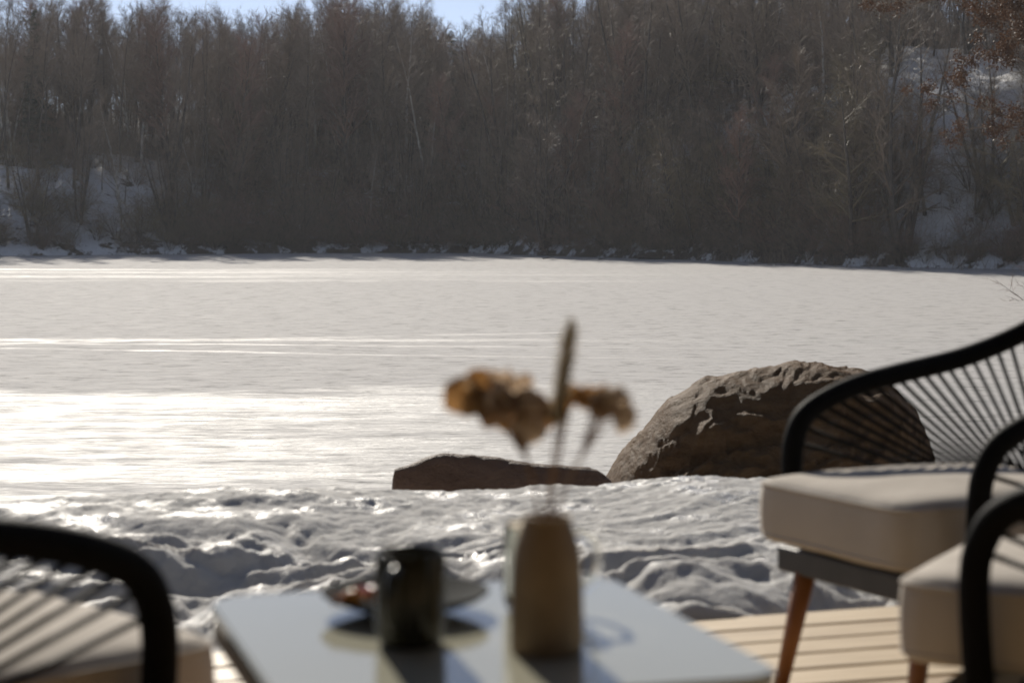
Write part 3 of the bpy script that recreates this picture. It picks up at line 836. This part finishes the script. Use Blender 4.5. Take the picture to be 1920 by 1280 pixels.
# tree with rust coloured leaves on the right shore, nearer
def rust_tree():
    x, y = 21.6, 62.0; z = ground_at(x, y)
    (tv, tf), (cv, cf) = make_tree(91, h=15, r0=0.26, lean=0.02, crown0=0.12, nprim=50, prim_len=0.62, prim_ang=74, lift=0.02, shape=0.35, nsec=9, ntwig=5, twig_len=0.5, twig_r=0.005, droop=0.05)
    o = empty('beech_tree', (x, y, z)); tag(o, 'tree with withered rust brown leaves overhanging from the right edge', 'tree')
    link('trunk', tri_mesh('beech_trunk', tv, tf, True), M['bark'], o)
    link('crown', tri_mesh('beech_crown', cv, cf), M['twig'], o)
    # leaves sit on the twig tips
    tips = cv[-(len(cv)//7)*7:].reshape(-1, 7, 3)[:, 6]
    tips = tips[(tips[:, 0] < -2.0)]
    N = 110000; c = tips[rng.integers(0, len(tips), N)] + rng.normal(0, 0.12, (N, 3))
    d = rng.normal(0, 1, (N, 3)); d[:, 2] -= 0.8; d /= np.linalg.norm(d, axis=1, keepdims=True)
    s = np.cross(d, rng.normal(0, 1, (N, 3))); s /= np.linalg.norm(s, axis=1, keepdims=True)
    L = rng.uniform(0.035, 0.06, (N, 1)); V = np.stack([c-d*L, c+s*L*0.55, c+d*L, c-s*L*0.55], 1)
    F = (np.arange(N)[:, None, None]*4+np.array([[0, 1, 2], [0, 2, 3]])[None]).reshape(-1, 3)
    tag(link('leaves', tri_mesh('beech_leaves', V.reshape(-1, 3), F), M['rust_leaf'], o), kind='stuff')
rust_tree()
def near_shrub():
    x, y = 19.4, 73.0
    o = plant('bare_shrub', 2, x, y, 0.75, 'small reddish bare shrub at the right edge of the ice', None)
near_shrub()

# ------------------------------------------------------------------ air
hz = bm_mesh('haze', box_bm(-190, 190, -30, 330, -1.5, 48))
hm = bpy.data.materials.new('haze'); hm.use_nodes = True; hn = hm.node_tree.nodes; hn.remove(hn['Principled BSDF'])
pv = hn.new('ShaderNodeVolumePrincipled'); pv.inputs['Color'].default_value = (0.92, 0.95, 1, 1); pv.inputs['Density'].default_value = HAZE; pv.inputs['Anisotropy'].default_value = 0.2
hm.node_tree.links.new(pv.outputs[0], hn['Material Output'].inputs['Volume'])
tag(link('haze', hz, hm), 'thin bright haze over the lake', kind='stuff')

# ------------------------------------------------------------------ furniture
CH = 0.87 - EYE   # unused offset kept clear of the deck level
def make_chair(loc, facing, label):
    root = empty('rope_chair', (loc[0], loc[1], DECK), math.atan2(facing[1], facing[0]))
    tag(root, label, 'chair', 'rope armchairs round the low table')
    # local: +x = forwards, origin on the deck under the middle of the cushion's front edge
    prof = [(.135, .215, .250), (.128, .30, .256), (.126, .395, .262), (.135, .445, .266), (.162, .486, .271), (.22, .515, .277), (.31, .540, .284), (.42, .558, .290), (.56, .580, .292), (.68, .615, .283), (.76, .67, .225), (.805, .725, .12), (.815, .74, 0.0)]
    half = [(-t, y, z) for t, z, y in prof]
    full = half + [(p[0], -p[1], p[2]) for p in reversed(half[:-1])]
    path = smooth_path(full, 6)
    a = Acc(); a.tube(path, 0.0205, 12); link('arm_hoop', a.mesh('arm_hoop', True), M['frame'], root)
    # seat frame: front bar, side bars, rear bar
    bm = box_bm(-.12, -.07, -.235, .235, .205, .252, .006, 2)
    for args in ((-.60, -.12, -.25, -.205, .207, .250), (-.60, -.12, .205, .25, .207, .250), (-.645, -.60, -.24, .24, .205, .252)):
        b2 = box_bm(*args, .006, 2); me = bpy.data.meshes.new('tmp'); b2.to_mesh(me); b2.free(); bm.from_mesh(me); bpy.data.meshes.remove(me)
    link('seat_frame', bm_mesh('seat_frame', bm), M['seat_bar'], root)
    for i in range(5):
        link('seat_slat', bm_mesh('seat_slat', box_bm(-.585+i*.095, -.535+i*.095, -.204, .204, .235, .249, .002)), M['seat_bar'], root)
    rb = Acc(); rb.tube([(-.61, -.25, .30), (-.63, -.12, .305), (-.635, 0, .307), (-.63, .12, .305), (-.61, .25, .30)], 0.011, 8)
    rb.tube([(-.61, -.225, .235), (-.61, -.24, .30)], 0.010, 8); rb.tube([(-.61, .225, .235), (-.61, .24, .30)], 0.010, 8)
    link('cord_bar', rb.mesh('cord_bar', True), M['frame'], root)
    # cords fan from the hoop to the bar behind the seat
    P = [Vector(p) for p in path]; cum = [0]
    for i in range(1, len(P)): cum.append(cum[-1]+(P[i]-P[i-1]).length)
    tot = cum[-1]; s0 = .225; n = int((tot-2*s0)/.033)
    for k in range(n+1):
        s = s0+(tot-2*s0)*k/n; i = max(j for j in range(len(cum)) if cum[j] <= s+1e-9); i = min(i, len(P)-2)
        p = P[i].lerp(P[i+1], (s-cum[i])/(cum[i+1]-cum[i])); v = 1-2*k/n
        q = Vector((-.632+.02*abs(v)**2, .238*v, .304))
        V, F = tube_arrays([p, (p+q)/2+Vector((0, 0, -.004)), q], 0.0042, 6)
        link('cord', tri_mesh('cord', V, F, True), M['cord'], root)
    # cushion: soft box with a seam
    bm = bmesh.new(); bmesh.ops.create_cube(bm, size=1)
    bmesh.ops.subdivide_edges(bm, edges=bm.edges[:], cuts=11, use_grid_fill=True)
    for v in bm.verts:
        x, y, z = v.co.x*2, v.co.y*2, v.co.z*2
        e = 12.0; r = (abs(x)**e+abs(y)**e+abs(z)**e)**(1/e); x, y, z = x/r*1.0, y/r*1.0, z/r*1.0
        puff = (1-x*x*.9)*(1-y*y*.9)
        wr = mnoise.fractal((x*1.7+loc[0], y*1.7, z), 1, 2, 3)*.004
        zz = .328 + z*.059 + (.016*puff if z > 0 else -.004*puff) + wr
        pinch = 1-.018*z*z
        v.co = (-.262 + x*.262*pinch, y*.222*pinch, zz)
    cu = link('seat_cushion', bm_mesh('seat_cushion', bm, True), M['cloth'], root)
    for zc in (.375, .285):
        ring = []
        for k in range(72):
            th = 2*math.pi*k/72; c, s = math.cos(th), math.sin(th); e = 12.0; r = (abs(c)**e+abs(s)**e)**(1/e)
            ring.append((-.262+c/r*.2585, s/r*.2185, zc))
        ring.append(ring[0]); b = Acc(); b.tube(ring, .0035, 6, False); link('piping', b.mesh('piping', True), M['cloth'], cu)
    for (x0, y0, x1, y1) in ((-.09, .17, -.045, .185), (-.09, -.17, -.045, -.185), (-.56, .17, -.63, .20), (-.56, -.17, -.63, -.20)):
        b = Acc(); b.tube([(x0, y0, .21), (x1, y1, .0)], [.0205, .0125], 12); link('leg', b.mesh('leg', True), M['leg_wood'], root)
    return root
make_chair((.541, 3.475), (-.884, -.468), 'black rope armchair with pale cushion before the big boulder, wooden leg showing')
make_chair((.606, 2.848), (-.88, .47), 'black rope armchair at the right edge, nearer than the one before the boulder')
make_chair((-.476, 2.440), (.715, .70), 'black rope armchair left of the table, cords crossing its sunlit cushion')

# table
TZ = DECK+0.455
tb = empty('low_table', (-.040, 1.975, DECK), math.atan2(.276, .961)); tag(tb, 'low square table with pale reflecting top and rounded corners', 'table')
def rounded_slab(hx, hy, r, z0, z1, bev=.003):
    bm = bmesh.new(); vs = []
    for cx, cy, a0 in ((hx-r, hy-r, 0), (-hx+r, hy-r, 90), (-hx+r, -hy+r, 180), (hx-r, -hy+r, 270)):
        for k in range(11):
            a = R(a0+9*k); vs.append(bm.verts.new((cx+r*math.cos(a), cy+r*math.sin(a), z0)))
    f = bm.faces.new(vs); ex = bmesh.ops.extrude_face_region(bm, geom=[f])
    for v in ex['geom']:
        if isinstance(v, bmesh.types.BMVert): v.co.z = z1
    if bev: bmesh.ops.bevel(bm, geom=[e for e in bm.edges if abs(e.verts[0].co.z-e.verts[1].co.z) < 1e-6], offset=bev, segments=2, affect='EDGES')
    return bm
link('table_top', bm_mesh('table_top', rounded_slab(.230, .258, .05, .441, .455)), M['table_glass'], tb)
link('rim', bm_mesh('rim', rounded_slab(.2285, .2565, .049, .415, .4405, .004)), M['rim'], tb)
for sx_, sy_ in ((1, 1), (1, -1), (-1, 1), (-1, -1)):
    b = Acc(); b.tube([(sx_*.165, sy_*.185, .416), (sx_*.20, sy_*.225, 0)], [.021, .013], 12); link('leg', b.mesh('leg', True), M['leg_wood'], tb)

gm = NT('clear_glass'); gm.set(Base_Color=(0.96, 0.98, 0.97), Roughness=0.0, IOR=1.45, Transmission_Weight=1.0); M['clear_glass'] = gm.m
def mug(x, y, ang, label, m=None):
    m = m or M['glaze']
    o = empty('mug', (x, y, TZ), ang); tag(o, label, 'mug')
    pr = [(0, .003), (.022, .003), (.024, 0), (.0275, 0), (.031, .004), (.0335, .012), (.0345, .022), (.0348, .05), (.035, .0885), (.0343, .0905), (.0332, .0905), (.0325, .088), (.032, .02), (.028, .008), (0, .006)]
    link('body', tri_mesh('mug_body', *lathe(pr), smooth=True), m, o)
    a = Acc(); a.tube(smooth_path([(.031, 0, .074), (.044, 0, .079), (.060, 0, .072), (.066, 0, .052), (.059, 0, .032), (.045, 0, .022), (.032, 0, .022)], 5), .0048, 10, oval=1.3)
    link('handle', a.mesh('mug_handle', True), m, o)
    return o
mug(-.098, 1.92, R(256), 'dark olive mug standing in front of the saucer')
mug(.0245, 2.085, R(-8), 'clear glass mug standing behind the clay vase, handle to the right', M['clear_glass'])

pl = empty('saucer', (-.111, 2.07, TZ)); tag(pl, 'dark footed saucer behind the front mug', 'plate')
link('dish', tri_mesh('saucer', *lathe([(0, .004), (.034, .004), (.036, 0), (.040, 0), (.043, .005), (.062, .010), (.080, .017), (.0875, .0225), (.0870, .0245), (.085, .0240), (.076, .0205), (.058, .0145), (.04, .010), (0, .009)], 64), smooth=True), M['saucer'], pl)

def candy(x, y, ang, m, label):
    o = empty('wrapped_candy', (x, y, TZ+.0225), ang); tag(o, label, 'candy', 'wrapped candies on the saucer')
    bm = bmesh.new(); bmesh.ops.create_uvsphere(bm, u_segments=20, v_segments=12, radius=1)
    for v in bm.verts: v.co = (v.co.x*.0125, v.co.y*.0085, v.co.z*.0085*(1+.12*math.sin(v.co.x*9)))
    link('sweet', bm_mesh('sweet', bm, True), m, o)
    for s in (-1, 1):
        b = Acc(); n = 12; V = [(s*.011, 0, 0)]; F = []
        for k in range(n):
            a = 2*math.pi*k/n; V.append((s*(.020+.002*(k % 2)), .0085*math.cos(a)*(.75+.35*(k % 2)), .0075*math.sin(a)*(.75+.35*(k % 2))))
            F.append((0, 1+k, 1+(k+1) % n))
        link('wrapper_end', tri_mesh('wrapper_end', V, F), m, o)
candy(-.163, 2.035, R(30), M['candy_orange'], 'orange wrapped candy at the left of the saucer')
candy(-.142, 2.055, R(-40), M['candy_pink'], 'pink wrapped candy next to the orange one')

VX, VY = .033, 1.89
va = empty('vase', (VX, VY, TZ)); tag(va, 'tan clay vase with narrow neck holding dried flowers', 'vase')
link('body', tri_mesh('vase_body', *lathe([(0, .002), (.030, .002), (.0335, 0), (.0345, .003), (.035, .02), (.0342, .06), (.0332, .086), (.0312, .099), (.0278, .110), (.0245, .119), (.0226, .1245), (.0222, .128), (.0212, .1285), (.020, .127), (.0205, .122), (.027, .10), (.031, .06), (.031, .01), (0, .006)]), smooth=True), M['clay'], va)
b = Acc(); b.tube([(.0226*math.cos(a), .0226*math.sin(a), .1265) for a in np.linspace(0, 2*math.pi, 33)], .0022, 8, False); link('lip', b.mesh('vase_lip', True), M['clay'], va)

def W2(px, py, Y=VY): return Vector(((px-960)/FPX*Y, Y, EYE-(py-400)/FPX*Y))
def petal(o, org, px, py, dy, w, h, rx, ry, rz, m, curl, seed):
    """A dry curled petal: cupped, ruffled sheet with a real thickness."""
    n = 7; rnd = random.Random(seed); V = []; off = rnd.uniform(0, 9)
    for side in (0, 1):
        for i in range(n):
            for j in range(n):
                u, v = i/(n-1)*2-1, j/(n-1)*2-1
                k = math.sqrt(max(0, 1-.5*v*v)); x = u*k*w/2; z = v*math.sqrt(1-.5*u*u)*h/2
                yv = curl*(u*u+.6*v*v)*w*.5 + mnoise.noise((u*1.5+off, v*1.5, seed))*w*.28 - side*.0006
                V.append((x, yv, z))
    F = grid_faces(n, n); F2 = F[:, ::-1]+n*n
    me = tri_mesh('petal', V, np.concatenate([F, F2]), True)
    p = link('petal', me, m, o); p.location = W2(px, py) + Vector((0, dy, 0)) - org
    p.rotation_euler = (rx, ry, rz)
def flower(name, head, foot, label, cat, pets):
    org = Vector((VX, VY, TZ+.01)); o = empty(name, org); tag(o, label, cat)
    hp = W2(*head); a = Acc()
    pts = smooth_path([Vector((foot[0], foot[1], 0)), Vector((foot[0]*1.2, foot[1]*.6, .118)), (hp-org)*.62+Vector((foot[0]*.5, 0, .045)), hp-org], 6)
    a.tube(pts, [.0017]*len(pts), 6); link('stem', a.mesh('stem', True), M['stem'], o)
    for i, (px, py, dy, w, h, rx, ry, rz, m, c) in enumerate(pets):
        petal(o, org, px, py, dy, w/FPX*VY, h/FPX*VY, R(rx), R(ry), R(rz), M['petal_'+m], c, i+len(name)*3+int(head[0]))
        # a thin vein stalk to the head
    st = Acc()
    for (px, py, dy, *_r) in pets:
        q = W2(px, py)+Vector((0, dy, 0))-org; st.tube([pts[-8], (pts[-4]+q)/2, q], .0009, 5)
    link('stalk', st.mesh('stalk', True), M['stem'], o)
    return o
flower('dried_flower', (965, 765), (-.006, .004), 'dried brown hydrangea head leaning left out of the vase', 'flower', [
    (878, 738, -.010, 84, 78, -15, 10, 20, 'amber', .5), (868, 762, .012, 56, 52, 20, -20, -25, 'amber', .3), (905, 722, .014, 66, 50, 40, 15, 10, 'amber', .4),
    (932, 735, -.016, 52, 58, -30, 5, -15, 'pale', .5), (940, 715, .010, 58, 40, 35, 0, 25, 'pale', .3), (925, 775, -.006, 74, 48, 10, 15, 10, 'brown', .6),
    (958, 758, -.020, 60, 66, -10, -20, 30, 'brown', .5), (985, 742, -.012, 66, 56, -35, 12, -20, 'pale', .5), (975, 728, .016, 60, 40, 30, -10, 10, 'pale', .4),
    (1005, 768, -.008, 62, 60, 5, 25, 15, 'brown', .5), (960, 795, .004, 64, 56, 25, -8, 0, 'amber', .4), (988, 808, -.014, 70, 62, 15, 10, -10, 'pale', .6),
    (1020, 760, .012, 56, 50, -20, 0, 35, 'amber', .4), (1010, 790, .010, 56, 52, 18, 20, -20, 'amber', .5), (915, 792, .008, 34, 28, 0, 30, 0, 'brown', .3), (898, 755, .0, 70, 60, 25, 0, 40, 'brown', .4)])
flower('dried_flower', (1128, 765), (.008, .002), 'small dried hydrangea head leaning right out of the vase', 'flower', [
    (1150, 735, -.010, 78, 46, -45, 5, 10, 'pale', .5), (1138, 762, -.014, 66, 50, 5, -15, 20, 'brown', .5), (1168, 785, -.004, 46, 60, 10, 20, -10, 'pale', .5),
    (1160, 765, .010, 62, 50, 25, 0, 25, 'brown', .4), (1100, 752, .004, 54, 40, 10, 30, 15, 'amber', .4), (1172, 748, .012, 50, 50, -15, 10, 40, 'pale', .4), (1120, 742, .012, 52, 36, 30, -10, 0, 'amber', .4)])
flower('dried_flower', (1062, 768), (.002, -.004), 'thin dried sprig between the two flower heads', 'flower', [
    (1060, 757, .006, 48, 44, 10, 10, 20, 'amber', .4), (1042, 778, .010, 44, 40, -10, 0, -30, 'pale', .4), (1080, 740, .012, 40, 34, 30, 20, 0, 'amber', .3)])

def grass_spike():
    org = Vector((VX, VY, TZ+.01)); o = empty('dried_grass', org); tag(o, 'upright fuzzy dried grass spike above the flower heads', 'flower')
    p0, p1 = W2(1044, 800)-org, W2(1072, 606)-org
    a = Acc(); a.tube(smooth_path([(0, .006, 0), (0, .006, .118), p0*.7+Vector((0, .004, .03)), p0, p1], 5), .0014, 6); link('stem', a.mesh('grass_stem', True), M['stem'], o)
    N = 1500; f = rng.uniform(0, 1, N); c = np.array(p0)+(np.array(p1)-np.array(p0))*f[:, None]
    d = rng.normal(0, 1, (N, 3)); d[:, 2] = np.abs(d[:, 2])*.5+1.1; d /= np.linalg.norm(d, axis=1, keepdims=True)
    rad = .0100*np.minimum(1, np.minimum(f*9+.4, (1-f)*5+.25))*rng.uniform(.6, 1.2, N)
    rd = d.copy(); rd[:, 2] = 0; rd /= np.linalg.norm(rd, axis=1, keepdims=True)+1e-9
    e = c+rd*rad[:, None]+np.array([0, 0, .007]); m = c+rd*rad[:, None]*.6+np.array([0, 0, .002])
    tag(link('fluff', tri_mesh('fluff', *spikes(c, m, e, np.full(N, .00055))), M['fluff'], o), kind='stuff')
grass_spike()
